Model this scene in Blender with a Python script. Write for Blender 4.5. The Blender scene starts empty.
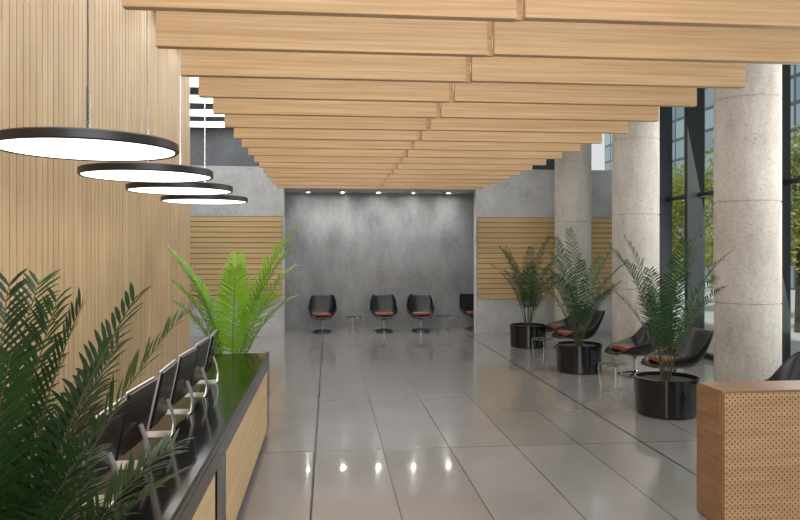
import bpy, math, random
from mathutils import Vector, Matrix
random.seed(7)
S=bpy.context.scene
C=S.collection

# ---------------------------------------------------------------- helpers
def link(o,parent=None):
    C.objects.link(o)
    if parent is not None: o.parent=parent
    return o
def mobj(name,verts,faces,mats,loc=(0,0,0),parent=None,smooth=False,fm=None):
    me=bpy.data.meshes.new(name); me.from_pydata([tuple(v) for v in verts],[],faces)
    if not isinstance(mats,(list,tuple)): mats=[mats]
    for m in mats: me.materials.append(m)
    if fm:
        for p,i in zip(me.polygons,fm): p.material_index=i
    if smooth:
        for p in me.polygons: p.use_smooth=True
    me.update()
    o=bpy.data.objects.new(name,me); o.location=loc
    return link(o,parent)
def bx(x0,x1,y0,y1,z0,z1):
    v=[(x0,y0,z0),(x1,y0,z0),(x1,y1,z0),(x0,y1,z0),(x0,y0,z1),(x1,y0,z1),(x1,y1,z1),(x0,y1,z1)]
    f=[(0,3,2,1),(4,5,6,7),(0,1,5,4),(1,2,6,5),(2,3,7,6),(3,0,4,7)]
    return v,f
def boxes(lst):
    V=[];F=[]
    for b in lst:
        v,f=bx(*b); n=len(V); V+=v; F+=[tuple(i+n for i in q) for q in f]
    return V,F
def bevel(o,w=0.005,seg=2):
    m=o.modifiers.new('bevel','BEVEL'); m.width=w; m.segments=seg; m.limit_method='ANGLE'; return o
def box(name,x0,x1,y0,y1,z0,z1,mat,parent=None,bev=0,local=False):
    if local:
        v,f=bx(x0,x1,y0,y1,z0,z1); o=mobj(name,v,f,mat,parent=parent)
    else:
        cx,cy=(x0+x1)/2,(y0+y1)/2
        v,f=bx(x0-cx,x1-cx,y0-cy,y1-cy,0,z1-z0); o=mobj(name,v,f,mat,(cx,cy,z0),parent)
    if bev: bevel(o,bev)
    return o
def lathe(name,prof,mat,n=32,loc=(0,0,0),parent=None,smooth=True,cap=True):
    V=[];F=[]
    for r,z in prof:
        for i in range(n):
            a=2*math.pi*i/n; V.append((r*math.cos(a),r*math.sin(a),z))
    for j in range(len(prof)-1):
        for i in range(n):
            k=(i+1)%n
            F.append((j*n+i,j*n+k,(j+1)*n+k,(j+1)*n+i))
    if cap:
        F.append(tuple(reversed(range(n)))); F.append(tuple((len(prof)-1)*n+i for i in range(n)))
    o=mobj(name,V,F,mat,loc,parent,smooth)
    if smooth:
        m=o.modifiers.new('es','EDGE_SPLIT'); m.split_angle=math.radians(35)
    return o
def tube(name,pts,r,mat,parent=None,n=8,loc=(0,0,0)):
    V=[];F=[]
    pts=[Vector(p) for p in pts]
    for j,p in enumerate(pts):
        t=(pts[min(j+1,len(pts)-1)]-pts[max(j-1,0)]).normalized()
        a=Vector((0,0,1)) if abs(t.z)<.9 else Vector((1,0,0))
        s=t.cross(a).normalized(); u=s.cross(t)
        for i in range(n):
            w=2*math.pi*i/n; V.append(p+r*(math.cos(w)*s+math.sin(w)*u))
    for j in range(len(pts)-1):
        for i in range(n):
            k=(i+1)%n; F.append((j*n+i,j*n+k,(j+1)*n+k,(j+1)*n+i))
    F.append(tuple(range(n))); F.append(tuple((len(pts)-1)*n+i for i in range(n)))
    return mobj(name,V,F,mat,loc,parent,True)
def empty(name,loc,rz=0):
    o=bpy.data.objects.new(name,None); o.empty_display_size=.2; o.location=loc; o.rotation_euler=(0,0,rz); return link(o)
def tag(o,label,cat,group=None,kind=None):
    o["label"]=label; o["category"]=cat
    if group: o["group"]=group
    if kind: o["kind"]=kind
    return o
def struct(o,label=None,cat=None):
    o["kind"]="structure"
    if label: o["label"]=label
    if cat: o["category"]=cat
    return o
def dup(root,loc,rz=None,sc=None):
    def cp(o,parent):
        n=o.copy(); C.objects.link(n)
        if parent is not None:
            n.parent=parent; n.matrix_parent_inverse=o.matrix_parent_inverse.copy()
        for c in list(o.children): cp(c,n)
        return n
    n=cp(root,None); n.location=loc
    if rz is not None: n.rotation_euler=(0,0,rz)
    if sc: n.scale=(sc,sc,sc)
    return n

# ---------------------------------------------------------------- materials
class M:
    def __init__(s,name,rough=.5,metal=0,col=(.5,.5,.5),coat=0,spec=.5):
        s.m=bpy.data.materials.new(name); s.m.use_nodes=True
        s.t=s.m.node_tree; s.n=s.t.nodes; s.l=s.t.links
        s.b=s.n['Principled BSDF']
        s.b.inputs['Base Color'].default_value=(*col,1)
        s.b.inputs['Roughness'].default_value=rough
        s.b.inputs['Metallic'].default_value=metal
        s.b.inputs['Coat Weight'].default_value=coat
        s.b.inputs['Specular IOR Level'].default_value=spec
    def node(s,t,**k):
        n=s.n.new(t)
        for a,v in k.items(): setattr(n,a,v)
        return n
    def coords(s,kind='Object',scale=(1,1,1),rnd=False):
        if kind=='World':
            g=s.node('ShaderNodeNewGeometry'); o=g.outputs['Position']
        else:
            g=s.node('ShaderNodeTexCoord'); o=g.outputs['Object']
        mp=s.node('ShaderNodeMapping'); mp.inputs['Scale'].default_value=scale
        if rnd:
            oi=s.node('ShaderNodeObjectInfo'); mu=s.node('ShaderNodeMath',operation='MULTIPLY'); mu.inputs[1].default_value=37
            s.l.new(oi.outputs['Random'],mu.inputs[0])
            va=s.node('ShaderNodeVectorMath',operation='ADD'); s.l.new(o,va.inputs[0]); s.l.new(mu.outputs[0],va.inputs[1]); o=va.outputs[0]
        s.l.new(o,mp.inputs['Vector']); return mp.outputs[0]
    def noise(s,vec,scale=1,detail=4,rough=.55):
        n=s.node('ShaderNodeTexNoise'); n.inputs['Scale'].default_value=scale; n.inputs['Detail'].default_value=detail; n.inputs['Roughness'].default_value=rough
        s.l.new(vec,n.inputs['Vector']); return n.outputs['Fac']
    def ramp(s,fac,stops):
        r=s.node('ShaderNodeValToRGB'); e=r.color_ramp.elements
        e[0].position=stops[0][0]; e[0].color=(*stops[0][1],1)
        e[1].position=stops[-1][0]; e[1].color=(*stops[-1][1],1)
        for p,c in stops[1:-1]:
            x=e.new(p); x.color=(*c,1)
        s.l.new(fac,r.inputs[0]); return r.outputs[0]
    def mix(s,fac,a,b,bt='MIX'):
        n=s.node('ShaderNodeMix',data_type='RGBA',blend_type=bt)
        for inp,v in ((n.inputs[0],fac),(n.inputs[6],a),(n.inputs[7],b)):
            if isinstance(v,(int,float)): inp.default_value=v
            elif isinstance(v,tuple): inp.default_value=(*v,1)
            else: s.l.new(v,inp)
        return n.outputs[2]
    def math(s,op,a,b=None):
        n=s.node('ShaderNodeMath',operation=op)
        for i,v in enumerate((a,b)):
            if v is None: continue
            if isinstance(v,(int,float)): n.inputs[i].default_value=v
            else: s.l.new(v,n.inputs[i])
        return n.outputs[0]
    def col(s,o): s.l.new(o,s.b.inputs['Base Color']); return s
    def bump(s,o,st=.2,d=.01):
        b=s.node('ShaderNodeBump'); b.inputs['Strength'].default_value=st; b.inputs['Distance'].default_value=d
        s.l.new(o,b.inputs['Height']); s.l.new(b.outputs[0],s.b.inputs['Normal'])

def wood(name,c1,c2,scale,rough=.45,kind='Object'):
    w=M(name,rough); v=w.coords(kind,scale,rnd=(kind=='Object'))
    f=w.noise(v,1,6,.6); col=w.ramp(f,[(.3,c1),(.55,tuple((a+b)/2 for a,b in zip(c1,c2))),(.72,c2)])
    w.col(col); w.bump(f,.08,.005); return w.m
def srgb(r,g,b):
    f=lambda c:(c/255/12.92 if c/255<=.04045 else ((c/255+.055)/1.055)**2.4)
    return (f(r),f(g),f(b))
m_beam=wood('beam_oak',srgb(188,152,112),srgb(224,192,150),(.8,4,45))
m_wallwood=wood('wall_oak',srgb(184,155,117),srgb(212,186,148),(6,6,.6),.5,'World')
m_flankwood=wood('cladding_oak',srgb(194,163,115),srgb(222,193,143),(.7,6,30),.5,'World')
m_panelwood=wood('panel_oak',srgb(200,170,124),srgb(226,198,154),(6,.8,30),.5)
m_groove=M('groove_dark',.8,col=(.03,.02,.012)).m

def concrete(name,c1,c2,sc=(1,1,.35),pits=False,rough=.7,ov=.35):
    w=M(name,rough); v=w.coords('World',sc)
    f=w.noise(v,1.3,9,.68); f2=w.noise(w.coords('World',(1,1,1)),22,5,.6)
    c=w.ramp(f,[(.32,c1),(.68,c2)]); c=w.mix(ov,c,w.ramp(f2,[(.3,(.25,.25,.25)),(.7,(.75,.75,.75))]),'OVERLAY')
    if pits:
        vo=w.node('ShaderNodeTexVoronoi'); vo.inputs['Scale'].default_value=11
        nv=w.coords('World',(1,1,1.7)); w.l.new(nv,vo.inputs['Vector'])
        p=w.math('LESS_THAN',vo.outputs['Distance'],.16)
        g=w.math('GREATER_THAN',w.noise(w.coords('World'),5,2),.48)
        p=w.math('MULTIPLY',p,g); c=w.mix(w.math('MULTIPLY',p,.65),c,tuple(x*.4 for x in c1))
    w.col(c); w.bump(f2,.15,.004); return w.m
m_conc_dark=concrete('concrete_recess',srgb(118,119,121),srgb(156,157,158),(1.4,1.4,.6),rough=.5,ov=.25)
m_conc=concrete('concrete_light',srgb(174,176,178),srgb(208,209,210),(.8,.8,.8),ov=.25)
m_conc_up=concrete('concrete_upper',srgb(66,68,71),srgb(94,97,101),(.6,.6,.6))  # concrete in shade: the shade is painted in as a darker grey
m_col=concrete('column_travertine',srgb(172,165,156),srgb(208,201,192),(1.6,1.6,.6),True,.6,.25)

# floor tiles
w=M('floor_tile',.19,spec=.5)
g=w.node('ShaderNodeNewGeometry'); mp=w.node('ShaderNodeMapping'); mp.inputs['Location'].default_value=(.15+.744*20,20*2.976+1.0,0)
w.l.new(g.outputs['Position'],mp.inputs['Vector'])
br=w.node('ShaderNodeTexBrick'); br.offset=0; br.squash=1
w.l.new(mp.outputs[0],br.inputs['Vector'])
for k,v in (('Scale',1),('Mortar Size',.006),('Mortar Smooth',.2),('Bias',0),('Brick Width',.744),('Row Height',2.976)): br.inputs[k].default_value=v
br.inputs['Color1'].default_value=(*srgb(134,131,129),1); br.inputs['Color2'].default_value=(*srgb(146,143,140),1)
br.inputs['Mortar'].default_value=(*srgb(66,62,58),1)
nz=w.noise(w.coords('World'),1.2,8,.6)
c=w.mix(.25,br.outputs['Color'],w.ramp(nz,[(.3,(.36,.36,.36)),(.7,(.64,.64,.64))]),'OVERLAY')
w.col(c)
w.b.inputs['Coat Weight'].default_value=.5; w.b.inputs['Coat Roughness'].default_value=.06
m_floor=w.m

m_black=M('black_gloss',.10,col=(.006,.006,.007),spec=.3).m
m_ctop=M('black_lacquer',.10,col=(.003,.003,.004),spec=.2).m
m_blacksat=M('black_satin',.35,col=(.012,.012,.013)).m
m_mon=M('monitor_black',.25,col=(.006,.006,.007),spec=.3).m
m_mull=M('mullion_dark',.4,.3,col=(.03,.032,.035)).m
m_chrome=M('chrome',.12,1,col=(.75,.75,.76)).m
m_tsteel=M('table_steel',.2,1,col=(.38,.38,.39)).m
m_silver=M('silver',.28,.9,col=(.72,.72,.73)).m
m_leather=M('black_leather',.28,col=(.008,.008,.009)).m
m_brown=M('brown_leather',.45,col=srgb(140,80,50)).m
m_soil=M('soil',.9,col=(.03,.022,.015)).m
m_potb=M('pot_black',.12,col=(.006,.006,.007),coat=.2).m
m_ceil=M('ceiling_paint',.8,col=(.05,.05,.055)).m
m_rod=M('rod_steel',.3,.8,col=(.4,.4,.4)).m
def emis(name,col,st):
    w=M(name,.5,col=col); w.b.inputs['Emission Color'].default_value=(*col,1); w.b.inputs['Emission Strength'].default_value=st; return w.m
m_strip=emis('ceiling_light',(1,.99,.97),3.6)
m_diff=emis('pendant_diffuser',(1,.97,.92),3)
m_down=emis('downlight_glow',(1,.98,.94),240)

def glassmat(name,tint,fac):
    w=M(name); out=w.n['Material Output']
    tr=w.node('ShaderNodeBsdfTransparent'); tr.inputs[0].default_value=(*tint,1)
    gl=w.node('ShaderNodeBsdfGlossy'); gl.inputs['Roughness'].default_value=.02
    mx=w.node('ShaderNodeMixShader'); mx.inputs[0].default_value=fac
    w.l.new(tr.outputs[0],mx.inputs[1]); w.l.new(gl.outputs[0],mx.inputs[2]); w.l.new(mx.outputs[0],out.inputs[0]); return w.m
m_glass=glassmat('window_glass',(.88,.92,.91),.05)
m_tglass=glassmat('table_glass',(.7,.76,.76),.18)

# perforated wood
w=M('perforated_wood',.45)
tc=w.coords('Object',(1,1,1)); sx=w.node('ShaderNodeSeparateXYZ'); w.l.new(tc,sx.inputs[0])
def dots(w,ax,az,p,r,off):
    fx=w.math('SUBTRACT',w.math('FRACT',w.math('ADD',w.math('DIVIDE',ax,p),40+off)),.5)
    fz=w.math('SUBTRACT',w.math('FRACT',w.math('ADD',w.math('DIVIDE',az,p),40+off)),.5)
    d=w.math('SQRT',w.math('ADD',w.math('MULTIPLY',fx,fx),w.math('MULTIPLY',fz,fz)))
    return w.math('LESS_THAN',d,r)
ax=w.math('ADD',sx.outputs[0],sx.outputs[1])
d=w.math('MAXIMUM',dots(w,ax,sx.outputs[2],.046,.15,0),dots(w,ax,sx.outputs[2],.046,.15,.5))
f=w.noise(w.coords('Object',(2,2,30)),1,6); c=w.ramp(f,[(.3,srgb(158,124,88)),(.7,srgb(188,152,112))])
w.col(w.mix(d,c,srgb(66,42,26))); m_perf=w.m
m_brownwood=wood('cabinet_walnut',srgb(120,86,56),srgb(152,114,80),(2,2,30),.4)

def leafmat(name,a,b,tr=.25):
    w=M(name,.4); oi=w.node('ShaderNodeObjectInfo')
    f=w.noise(w.coords('Object'),3,3); f=w.math('ADD',w.math('MULTIPLY',f,.7),w.math('MULTIPLY',oi.outputs['Random'],.3))
    w.col(w.ramp(f,[(.3,a),(.75,b)]))
    out=w.n['Material Output']; tl=w.node('ShaderNodeBsdfTranslucent'); tl.inputs[0].default_value=(*b,1)
    mx=w.node('ShaderNodeMixShader'); mx.inputs[0].default_value=tr
    w.l.new(w.b.outputs[0],mx.inputs[1]); w.l.new(tl.outputs[0],mx.inputs[2]); w.l.new(mx.outputs[0],out.inputs[0]); return w.m
m_leafd=leafmat('palm_leaf_dark',srgb(20,50,28),srgb(62,104,54),.15)
m_leaff=leafmat('palm_leaf_deep',srgb(10,30,14),srgb(54,88,36),.15)
m_leafb=leafmat('palm_leaf_bright',srgb(84,142,26),srgb(150,200,60))
m_stem=M('palm_stem',.5,col=srgb(98,112,52)).m
m_stemd=M('palm_stem_dark',.5,col=srgb(70,74,40)).m
m_treeleaf=leafmat('tree_leaf',srgb(110,122,40),srgb(190,186,80),.35)
m_bark=M('bark',.8,col=(.08,.06,.045)).m

# ---------------------------------------------------------------- room shell
CZ=5.8
struct(box('floor',-7,7.75,-3,22,-.2,0,m_floor),'polished grey stone floor slabs','floor')
struct(box('ceiling',-7,7.75,-3,22,CZ,CZ+.2,m_ceil),'dark ceiling above the hanging slats','ceiling')
struct(box('trim_1',-.160,-.140,-3,19.9,.0005,.003,m_blacksat),'dark expansion joint in the floor','floor joint')
struct(box('trim_2',3.56,3.58,-3,18.7,.0005,.003,m_blacksat),'dark expansion joint in the floor','floor joint')

bl=[];y=-3.0;p=.135
while y<13.75:
    bl.append((-2.64,-2.60,y,min(y+p-.017,13.9),0,CZ)); y+=p
V,F=boxes([(-2.85,-2.64,-3,13.9,0,CZ)]+bl)
o=mobj('wall_left',V,F,[m_groove,m_wallwood],fm=[0]*6+[1]*(len(F)-6))
struct(o,'wall clad in narrow vertical pale oak boards','wall')
struct(box('wall_outer',-7.2,-7,13.0,22,0,CZ,m_conc_up),'grey concrete side wall','wall')
struct(box('wall_side',-7,-2.85,13.7,13.9,0,CZ,m_conc_up),'grey concrete side wall','wall')
YB=18.7
V,F=boxes([(-7,-1.15,YB,YB+.3,0,4.34),(3.86,7.75,YB,YB+.3,0,4.34),(-1.15,3.86,YB,YB+.3,3.8,4.34),
           (-7,7.75,YB+.3,21.9,4.1,4.34)])
struct(mobj('wall_back',V,F,m_conc),'light grey concrete wall with wide opening','wall')
struct(box('wall_recess',-2.6,5.4,20.2,20.4,0,4.1,m_conc_dark),'mottled dark grey polished concrete wall','wall')
V,F=boxes([(-2.6,5.4,YB+.3,20.2,3.8,4.1)])
struct(mobj('ceiling_recess',V,F,m_conc),'low soffit over the waiting alcove','ceiling')
struct(box('wall_upper',-7,7.75,21.8,22,4.34,CZ,m_conc_up),'concrete upper wall with shade painted into its dark grey','wall')
def hclad(name,x0,x1):
    z=.92; L=[(x0,x1,YB-.03,YB,.92,3.06)]
    while z<3.0:
        L.append((x0,x1,YB-.06,YB-.03,z,min(z+.118,3.06))); z+=.134
    V,F=boxes(L); o=mobj(name,V,F,[m_groove,m_flankwood],fm=[0]*6+[1]*(len(F)-6))
    struct(o,'band of horizontal oak boards on concrete wall','wall cladding')
hclad('trim_3',-7,-1.2); hclad('trim_4',3.9,7.75)

ys=[17.5+1.75*k for k in range(-11,3)]
for y in ys:
    o=box('ceiling_light_panel',-6.8,3.5,y-.38,y+.38,CZ-.03,CZ-.001,m_strip)
    tag(o,'long white luminous ceiling strip','ceiling light',group='luminous ceiling strips')

k=0
for i in range(-3,6):
    y0=11.5+1.4*i; y1=y0+1.4; k+=1
    if i==5: y1=18.7
    L=[(7.38,7.75,y0-.06,y0+.06,0,CZ),(7.6,7.75,y0,y1,0,.1),(7.62,7.72,y0,y1,3.3,3.38),(7.6,7.75,y0,y1,CZ-.1,CZ)]
    if y1-y0<.3: continue
    V,F=boxes(L+[(7.66,7.68,y0+.06,y1-.06,.1,CZ-.1)])
    o=mobj('window_%d'%k,V,F,[m_mull,m_glass],fm=[0]*24+[1]*6)
    struct(o,'full height window bay with dark deep mullion','window')

def column(y,x=6.16):
    R=.455; prof=[(R,0)]
    for z in (1.42,2.9,4.4):
        prof+=[(R,z-.014),(R-.014,z-.007),(R-.014,z+.007),(R,z+.014)]
    prof.append((R,CZ))
    o=lathe('column',prof,m_col,64,(x,y,0)); tag(o,'round pale speckled stone column','column',group='row of stone columns')
for y in (6.2,10.1,14.0,17.75): column(y)

# ---------------------------------------------------------------- hanging beams
def beam(x0,x1,y,gap_filler=False):
    L=x1-x0; cx=(x0+x1)/2; h=.295
    v,f=bx(-L/2,L/2,0,.075,0,h)
    o=mobj('hanging_beam',v,f,m_beam,(cx,y,3.69)); bevel(o,.004)
    tag(o,'long flat pale oak beam hung from ceiling','ceiling beam',group='hanging oak ceiling beams')
    for sx in (-1,1):
        tube('suspension_rod',[(sx*L*.35,.037,h-.01),(sx*L*.35,.037,CZ-3.69)],.006,m_rod,o,6)
    if gap_filler:
        v,f=bx(L/2+.001,L/2+.046,.035,.07,.004,.33); mobj('gap_filler',v,f,m_beam,parent=o)  # block added to stop bright ceiling showing through the beam joint
for k in range(-3,15):
    y=5.41+.866*k
    beam(-1.26,1.205,y,True); beam(1.253,3.79,y-.03)

# ---------------------------------------------------------------- pendants
def pendant(x,y):
    r=empty('pendant_lamp',(x,y,2.79))
    lathe('rim',[(.475,-.012),(.492,-.022),(.5,-.014),(.5,.028),(.49,.036),(.30,.055),(.03,.065)],m_blacksat,72,parent=r)
    lathe('diffuser',[(.0,-.024),(.3,-.023),(.476,-.016),(.476,-.010),(0,-.01)],m_diff,64,parent=r,cap=False)
    tube('cable',[(0,0,.14),(0,0,CZ-2.79)],.006,m_chrome,r,8)
    tube('rod',[(0,0,.05),(0,0,.35)],.012,m_chrome,r,10)
    tag(r,'round black flat disc pendant with glowing white underside','pendant lamp',group='disc pendant lamps above the counter')
for x,y in ((-1.38,4.30),(-1.41,5.78),(-1.44,7.18),(-1.465,8.72)): pendant(x,y)

# ---------------------------------------------------------------- downlights
for x in (-.57,.38,1.35,2.32,3.3):
    r=empty('downlight',(x,19.75,3.8))
    lathe('trim_ring',[(.055,-.001),(.075,-.001),(.078,-.012),(.07,-.03),(.058,-.03),(.055,-.001)],m_silver,24,parent=r,cap=False)
    lathe('lens',[(.0,-.022),(.056,-.022),(.056,-.002),(0,-.002)],m_down,24,parent=r,cap=False)
    tag(r,'small round recessed glowing downlight','downlight',group='row of alcove downlights')
    l=bpy.data.lights.new('downlight_beam','SPOT'); l.energy=40; l.spot_size=math.radians(130); l.spot_blend=1; l.shadow_soft_size=.08
    lo=bpy.data.objects.new('downlight_beam',l); lo.location=(x,19.5,3.74); lo.rotation_euler=(math.radians(8),0,0); link(lo)

# ---------------------------------------------------------------- reception counter
X0,X1,Y0,Y1,HT=-1.45,-.72,3.3,8.85,.95
r=empty('reception_counter',((X0+X1)/2,(Y0+Y1)/2,0)); ox,oy=r.location.x,r.location.y
def lb(name,x0,x1,y0,y1,z0,z1,mat,bev=0):
    return box(name,x0-ox,x1-ox,y0-oy,y1-oy,z0,z1,mat,r,bev,True)
lb('countertop',X0,X1,Y0,Y1,HT-.05,HT,m_ctop,.004)
lb('countertop_ledge',X1-.05,X1,Y0,Y1,HT,HT+.018,m_ctop,.003)
V,F=boxes([(X1-.4-ox,X1-.03-ox,Y0-oy,Y1-.01-oy,.06,HT-.05),(X0-ox,X1-.4-ox,Y1-.06-oy,Y1-.01-oy,.0,HT-.05),(X0-ox,X1-.4-ox,Y0+.01-oy,Y0+.06-oy,.0,HT-.05),
           (X1-.03-ox,X1-ox,Y0-oy,Y1-oy,.78,HT-.05),(X1-.03-ox,X1-ox,4.75-oy,5.15-oy,.06,.78),(X1-.03-ox,X1-ox,8.6-oy,Y1-oy,.06,.78)])
mobj('body',V,F,m_ctop,parent=r)
lb('plinth',X1-.36,X1-.07,Y0+.05,Y1-.05,0,.06,m_blacksat)
def slat(y0,y1):
    L=[(X1-.03-ox,X1-.015-ox,y0-oy,y1-oy,.08,.78)]; y=y0+.01
    while y<y1-.05:
        L.append((X1-.015-ox,X1-.004-ox,y-oy,min(y+.10,y1)-oy,.09,.775)); y+=.112
    V,F=boxes(L); o=mobj('front_panel',V,F,[m_groove,m_panelwood],parent=r,fm=[0]*6+[1]*(len(F)-6)); o["label"]="pale oak boarded front panel"
slat(Y0+.05,4.75); slat(5.15,8.6)
tag(r,'long glossy black reception counter with oak front panels','reception counter')

def monitor_proto():
    r=empty('monitor',(-1.12,6.95,HT))
    def tilted(name,x0,x1,y0,y1,z0,z1,mat,bev=.004):
        o=box(name,x0,x1,y0,y1,z0-.28,z1-.28,mat,r,bev,True); o.location=(0,0,.28); o.rotation_euler=(0,math.radians(12),0); return o
    tilted('screen',-.014,-.004,-.245,.245,.10,.465,m_black)
    tilted('case',-.002,.022,-.242,.242,.098,.466,m_mon)
    tilted('bezel',-.010,.003,-.254,.254,.088,.476,m_silver,.003)
    V=[];F=[]
    pts=[(.028,.24),(.055,.17),(.070,.09),(.065,.02),(.055,.008),(-.13,.008)]
    hw=[.025,.028,.032,.05,.085,.085]
    for (x,z),h_ in zip(pts,hw): V+=[(x,-h_,z),(x,h_,z),(x+.010,h_,z-.006 if z<.05 else z),(x+.010,-h_,z-.006 if z<.05 else z)]
    for j in range(len(pts)-1):
        for i in range(4):
            k=(i+1)%4; F.append((j*4+i,j*4+k,(j+1)*4+k,(j+1)*4+i))
    F+= [(0,1,2,3),tuple(reversed([(len(pts)-1)*4+i for i in range(4)]))]
    mobj('stand',V,F,m_silver,parent=r)
    tag(r,'thin black desktop monitor on silver stand','monitor',group='monitors on the reception counter'); return r
mp=monitor_proto()
for y in (6.33,5.68,5.0,4.3,3.7): dup(mp,(-1.12,y,HT),math.radians(random.uniform(-4,4)))
mp.rotation_euler=(0,0,math.radians(3))

# ---------------------------------------------------------------- perforated wooden counter
r=empty('wooden_counter',(3.95,5.6,0))
box('carcass',-.86,.9,-.19,.2,0,1.085,m_brownwood,r,.004,True)
V,F=bx(-.845,.885,-.205,-.19,.02,1.065); mobj('perforated_front',V,F,m_perf,parent=r)
V,F=bx(-.872,-.86,-.175,.185,.02,1.065); mobj('side_panel',V,F,m_brownwood,parent=r)
tag(r,'brown wooden counter with perforated dotted front','counter')

# ---------------------------------------------------------------- chairs
def chair_proto():
    r=empty('lounge_chair',(0,0,0))
    P=[(.47,.39),(.38,.42),(.18,.39),(-.04,.355),(-.2,.365),(-.31,.47),(-.38,.63),(-.45,.79),(-.50,.915)]
    HW=[.20,.26,.31,.335,.345,.34,.335,.315,.25]
    CU=[.0,.06,.16,.23,.27,.23,.17,.11,.05]
    NU=10; V=[];F=[]
    for j,(y,z) in enumerate(P):
        a=P[max(j-1,0)]; b=P[min(j+1,len(P)-1)]
        dy,dz=b[0]-a[0],b[1]-a[1]; l=math.hypot(dy,dz); ny,nz=dz/l,-dy/l
        for i in range(NU+1):
            u=-1+2*i/NU; c=CU[j]*abs(u)**2.4
            V.append((HW[j]*math.sin(u*math.pi/2*.92)/math.sin(math.pi/2*.92),y+ny*c,z+nz*c))
    n=NU+1
    for j in range(len(P)-1):
        for i in range(NU): F.append((j*n+i,j*n+i+1,(j+1)*n+i+1,(j+1)*n+i))
    o=mobj('shell',V,F,m_leather,parent=r,smooth=True)
    s=o.modifiers.new('s','SOLIDIFY'); s.thickness=.04; s.offset=1
    o.modifiers.new('ss','SUBSURF').levels=1; o.modifiers['ss'].render_levels=2
    def cushion(name,x,y0,y1,z0,z1,rot=0,loc=(0,0,0)):
        v,f=bx(-x,x,y0,y1,z0,z1); c=mobj(name,v,f,m_brown,loc,r,True); c.rotation_euler=(rot,0,0)
        b=c.modifiers.new('b','BEVEL'); b.width=.03; b.segments=4; c["label"]="reddish brown leather cushion"
    cushion('seat_cushion',.22,-.22,.33,-.01,.075,math.radians(5),(0,0,.41))
    lathe('stem',[(.028,.04),(.028,.26),(.05,.30),(.12,.34)],m_chrome,16,parent=r)
    lathe('hub',[(.04,.03),(.045,.07),(.03,.09)],m_chrome,16,parent=r)
    for a in range(4):
        v=[(.02,-.022,.05),(.02,.022,.05),(.02,.022,.075),(.02,-.022,.075),(.29,-.012,.0),(.29,.012,.0),(.29,.012,.02),(.29,-.012,.02)]
        f=[(0,3,2,1),(4,5,6,7),(0,1,5,4),(1,2,6,5),(2,3,7,6),(3,0,4,7)]
        l=mobj('leg',v,f,m_blacksat,parent=r); l.rotation_euler=(0,0,math.pi/4+a*math.pi/2)
    return r
ch=chair_proto()
rad=math.radians
places=[(5.3,7.95,100,'beside a wooden counter'),(5.42,10.85,98,'beside glass table'),(5.36,12.2,96,'near potted palm'),
        (5.12,14.52,98,'beside glass table'),(5.3,15.7,96,'near potted palm')]
for x,y,a,t in places:
    c_=dup(ch,(x,y,0),rad(a),1.04)
    tag(c_,'black shell swivel lounge chair with brown cushion '+t,'chair',group='lounge chairs along the columns')
for x,y,a in [(-.18,19.4,178),(1.48,19.4,180),(2.48,19.4,176),(4.0,19.6,182)]:
    c_=dup(ch,(x,y,0),rad(a),1.06)
    tag(c_,'black leather shell swivel lounge chair against concrete wall','chair',group='lounge chairs in the alcove')
for o in [ch]+list(ch.children): bpy.data.objects.remove(o)

def table_proto():
    r=empty('side_table',(0,0,0))
    lathe('glass_top',[(.0,.40),(.215,.40),(.22,.405),(.215,.41),(.0,.41)],m_tglass,40,parent=r,cap=False)
    lathe('top_ring',[(.216,.392),(.221,.392),(.221,.399),(.216,.399),(.216,.392)],m_tsteel,40,parent=r,cap=False)
    lathe('base_ring',[(.172,.0),(.18,.0),(.18,.006),(.172,.006),(.172,.0)],m_tsteel,40,parent=r,cap=False)
    for a in range(3):
        t=a*math.pi*2/3+.4
        tube('leg',[(.175*math.cos(t),.175*math.sin(t),.004),(.215*math.cos(t),.215*math.sin(t),.39)],.0045,m_tsteel,r)
    return r
tb=table_proto()
for x,y in [(4.43,10.95),(4.30,14.25),(.66,19.4),(3.12,19.4)]:
    t=dup(tb,(x,y,0)); tag(t,'small round glass side table with chrome legs','side table',group='glass side tables')
for o in [tb]+list(tb.children): bpy.data.objects.remove(o)

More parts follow.
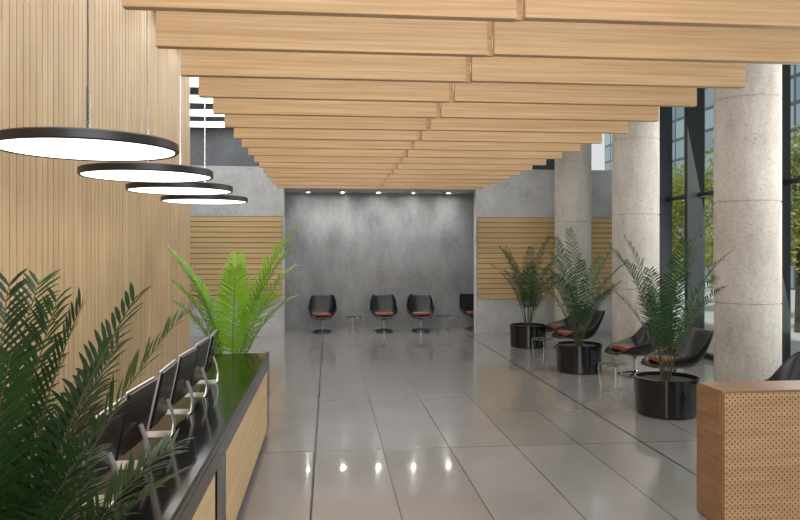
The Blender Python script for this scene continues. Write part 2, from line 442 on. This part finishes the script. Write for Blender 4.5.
# ---------------------------------------------------------------- palms
def frond_mesh(L,e0,bend,ll,lw,n,seed,mats,start=.28,rt=1):
    rnd=random.Random(seed); V=[];F=[];FM=[]
    N=24; pts=[Vector((0,0,0))]; T=[]
    side=rnd.uniform(-.25,.25)
    for i in range(N):
        s=i/N; e=e0-bend*s**1.7; az=side*s
        d=Vector((math.cos(e)*math.cos(az),math.cos(e)*math.sin(az),math.sin(e))); T.append(d); pts.append(pts[-1]+d*L/N)
    T.append(T[-1])
    for j,p in enumerate(pts):
        t=T[j]; sd=t.cross(Vector((0,0,1)))
        sd=sd.normalized() if sd.length>1e-3 else Vector((0,1,0)); up=sd.cross(t)
        rr=.010*(1-.8*j/N)*(L/1.8)*rt
        for i in range(4):
            a=math.pi/2*i+.78; V.append(p+rr*(math.cos(a)*sd+math.sin(a)*up))
    for j in range(N):
        for i in range(4):
            k=(i+1)%4; F.append((j*4+i,j*4+k,(j+1)*4+k,(j+1)*4+i)); FM.append(1)
    for q in range(n):
        for sg in (-1,1):
            s=start+(1-start)*(q+rnd.uniform(0,.7)*(.5 if sg>0 else .8))/n
            s=min(s,.995); fi=s*N; j=int(fi); fr=fi-j
            p=pts[j].lerp(pts[min(j+1,N)],fr); t=T[j]; sd=t.cross(Vector((0,0,1)))
            sd=sd.normalized() if sd.length>1e-3 else Vector((0,1,0)); up=sd.cross(t)
            k=(s-start)/(1-start)
            l=ll*(math.sin(math.pi*(.14+.76*k))**.75)*rnd.uniform(.88,1.08)
            fw=.55+.9*k**1.5
            d=(sg*sd*1.0+t*fw+up*rnd.uniform(.12,.4)).normalized()
            nrm=d.cross(t).normalized(); wv=nrm.cross(d).normalized()
            drp=rnd.uniform(.12,.32)*l
            base=len(V); prof=[(0,.3),(.25,.95),(.55,1),(.82,.6),(1,0)]
            for a,b in prof:
                c=p+d*l*a-Vector((0,0,1))*drp*a*a
                if b==0: V.append(c)
                else:
                    V.append(c-wv*lw*b*.5); V.append(c+wv*lw*b*.5)
            for i in range(3): F.append((base+2*i,base+2*i+1,base+2*i+3,base+2*i+2)); FM.append(0)
            F.append((base+6,base+7,base+8)); FM.append(0)
    me=bpy.data.meshes.new('frond'); me.from_pydata([tuple(v) for v in V],[],F)
    for m in mats: me.materials.append(m)
    for p,i in zip(me.polygons,FM): p.material_index=i; p.use_smooth=True
    me.update(); return me
def palm(loc,specs,leaf,stem,seed,ll=.26,lw=.022,potr=.41,poth=.5,n=30,label='',start=.28,rt=1):
    rnd=random.Random(seed); r=empty('potted_palm',loc)
    R=potr
    lathe('pot',[(R*.93,0),(R*.97,.02),(R,poth-.05),(R*1.02,poth-.045),(R*1.02,poth),(R*.94,poth),(R*.93,poth-.06)],m_potb,48,parent=r)
    lathe('soil',[(0,poth-.05),(R*.5,poth-.035),(R*.93,poth-.05),(R*.93,poth-.055)],m_soil,32,parent=r,cap=False)
    for az,L,e0,b in specs:
        az=rad(az)
        me=frond_mesh(L,rad(e0),rad(b),ll*rnd.uniform(.9,1.1),lw,n,rnd.random(),[leaf,stem],start,rt)
        o=bpy.data.objects.new('frond',me); o.location=(math.cos(az)*.05,math.sin(az)*.05,poth-.05); o.rotation_euler=(0,0,az); link(o,r)
    tag(r,label,'potted plant'); return r
def auto(nf,L,emin,emax,b0,b1,seed,az0=0):
    rnd=random.Random(seed); out=[]
    for i in range(nf):
        u=i/(nf-1)
        out.append((az0+i*137.5+rnd.uniform(-12,12),L*(1-.3*u)*rnd.uniform(.88,1.05),emax-(emax-emin)*u,b0+(b1-b0)*u*rnd.uniform(.8,1.2)))
    return out
for i,(y,s) in enumerate([(9.3,11),(12.7,23),(16.07,37)]):
    p=palm((4.52,y,0),auto(13,2.16,72,86,28,55,s,i*75),m_leafd,m_stemd,s,.25,.021,n=29,label='dark green palm in round glossy black pot beside lounge chairs',rt=.9)
    p["group"]='potted palms along the columns'
palm((-1.28,9.6,0),[(0,2.3,80,34),(-20,2.0,80,38),(30,2.1,80,32),(180,2.0,80,36),(160,1.85,79,34),(205,1.6,77,38),(90,1.8,84,25),(-70,1.7,82,32),(190,1.35,74,42),(10,1.45,72,45),
     (15,1.8,76,38),(170,1.6,82,30),(-40,1.5,74,42)],
     m_leafb,m_stem,5,.33,.028,.34,.45,n=32,label='bright green palm in pot behind the black reception counter')
palm((-1.17,2.4,0),[(-8,1.72,80,26),(25,1.68,77,30),(95,1.75,80,28),(140,1.7,78,34),(200,1.65,76,36),(250,1.6,78,30),(60,1.62,84,18),
     (170,1.5,68,45),(110,1.35,70,40),(225,1.4,70,42),(-35,1.4,73,40),(45,1.25,70,45),(10,1.0,62,55),(-15,1.0,66,50),(35,.95,60,55),(75,1.2,66,45),(0,1.25,73,42),(150,1.2,62,50),(190,1.3,82,25),(290,1.3,76,35),
     (15,1.5,82,22),(-50,1.55,82,25),(120,1.5,84,22),(70,1.4,74,40),(320,1.2,70,40),(100,1.1,60,50),(-20,1.35,80,32),(5,1.62,84,16),(80,1.66,86,14),(45,1.5,80,28),(-10,1.15,74,38)],
     m_leaff,m_stemd,91,.235,.0145,.34,.5,n=46,label='large deep green palm in black pot at counter end',start=.26,rt=.8)

# ---------------------------------------------------------------- outside
w=M('paving',.8); v=w.coords('World'); w.col(w.ramp(w.noise(v,2,4),[(.3,(.45,.44,.42)),(.7,(.6,.59,.56))]))
struct(box('floor_outside',7.75,60,-10,70,-.35,-.05,w.m),'pale outdoor paving','ground')
w=M('facade_glass',.15); v=w.coords('Object'); br=w.node('ShaderNodeTexBrick'); br.offset=0
sx=w.node('ShaderNodeSeparateXYZ'); w.l.new(v,sx.inputs[0]); cx=w.node('ShaderNodeCombineXYZ')
w.l.new(w.math('ADD',sx.outputs[0],sx.outputs[1]),cx.inputs[0]); w.l.new(sx.outputs[2],cx.inputs[1]); w.l.new(cx.outputs[0],br.inputs['Vector'])
for k_,v_ in (('Scale',1),('Mortar Size',.12),('Brick Width',1.4),('Row Height',1.5)): br.inputs[k_].default_value=v_
br.inputs['Color1'].default_value=(*srgb(112,130,140),1); br.inputs['Color2'].default_value=(*srgb(150,166,172),1); br.inputs['Mortar'].default_value=(*srgb(76,80,84),1)
w.col(br.outputs['Color'])
o=box('office_building',26,40,10,66,-.05,26,w.m); tag(o,'blue glass office building across the street','building')
def tree(x,y,s):
    r=empty('tree',(x,y,-.05)); rnd=random.Random(s)
    lathe('trunk',[(.14,0),(.11,1.2),(.09,2.4),(.04,3.6)],m_bark,12,parent=r)
    V=[];F=[]
    cl=[(rnd.uniform(-.7,.7),rnd.uniform(-.7,.7),rnd.uniform(1.2,5.2),rnd.uniform(.5,.8)) for _ in range(17)]
    for i in range(3800):
        cx,cy,cz,rr=rnd.choice(cl)
        d=Vector((rnd.gauss(0,1),rnd.gauss(0,1),rnd.gauss(0,1))).normalized()*rr*rnd.random()**.4
        p=Vector((cx,cy,cz))+d; a=Vector((rnd.gauss(0,1),rnd.gauss(0,1),rnd.gauss(0,1))).normalized(); b=a.orthogonal().normalized()
        q=.075; n=len(V); V+=[p-a*q,p+b*q*.6,p+a*q,p-b*q*.6]; F.append((n,n+1,n+2,n+3))
    mobj('foliage',V,F,m_treeleaf,parent=r)
    tag(r,'small yellow green leafy street tree outside the windows','tree',group='street trees')
for i,(x,y) in enumerate([(12.6,15.2),(12.8,18.5),(12.8,21.8),(13.2,25.0),(14.2,28.6)]): tree(x,y,i+3)

# ---------------------------------------------------------------- light
wd=bpy.data.worlds.new('World'); S.world=wd; wd.use_nodes=True
bg=wd.node_tree.nodes['Background']; bg.inputs[0].default_value=(.96,.98,1,1); bg.inputs[1].default_value=.75
def area(name,loc,target,sx,sy,e,col=(1,1,1)):
    l=bpy.data.lights.new(name,'AREA'); l.shape='RECTANGLE'; l.size=sx; l.size_y=sy; l.energy=e; l.color=col
    o=bpy.data.objects.new(name,l); o.location=loc; o.rotation_euler=(Vector(target)-Vector(loc)).to_track_quat('-Z','Y').to_euler(); link(o); return o
area('rear_fill',(2,-2.5,3.2),(1.5,12,2.9),7,3.5,295,(1,.98,.95))  # added fill from behind the camera to brighten beam fronts, no modelled source
area('window_daylight',(7.3,11,3),(0,12,1.5),8,4.5,240,(1,.99,.97))
sun=bpy.data.lights.new('sun','SUN'); sun.energy=3.2; sun.angle=.05; so=bpy.data.objects.new('sun',sun)
so.rotation_euler=Vector((.5,.35,-.79)).to_track_quat('-Z','Y').to_euler(); link(so)

# ---------------------------------------------------------------- camera
cam=bpy.data.cameras.new('camera'); co=bpy.data.objects.new('camera',cam); link(co)
cam.sensor_width=36; cam.lens=720/800*36; cam.shift_y=-10/800; cam.clip_start=.05
co.location=(0,0,2.2); co.rotation_euler=(rad(90),0,-math.atan(71/720)); S.camera=co
S.view_settings.view_transform='Standard'
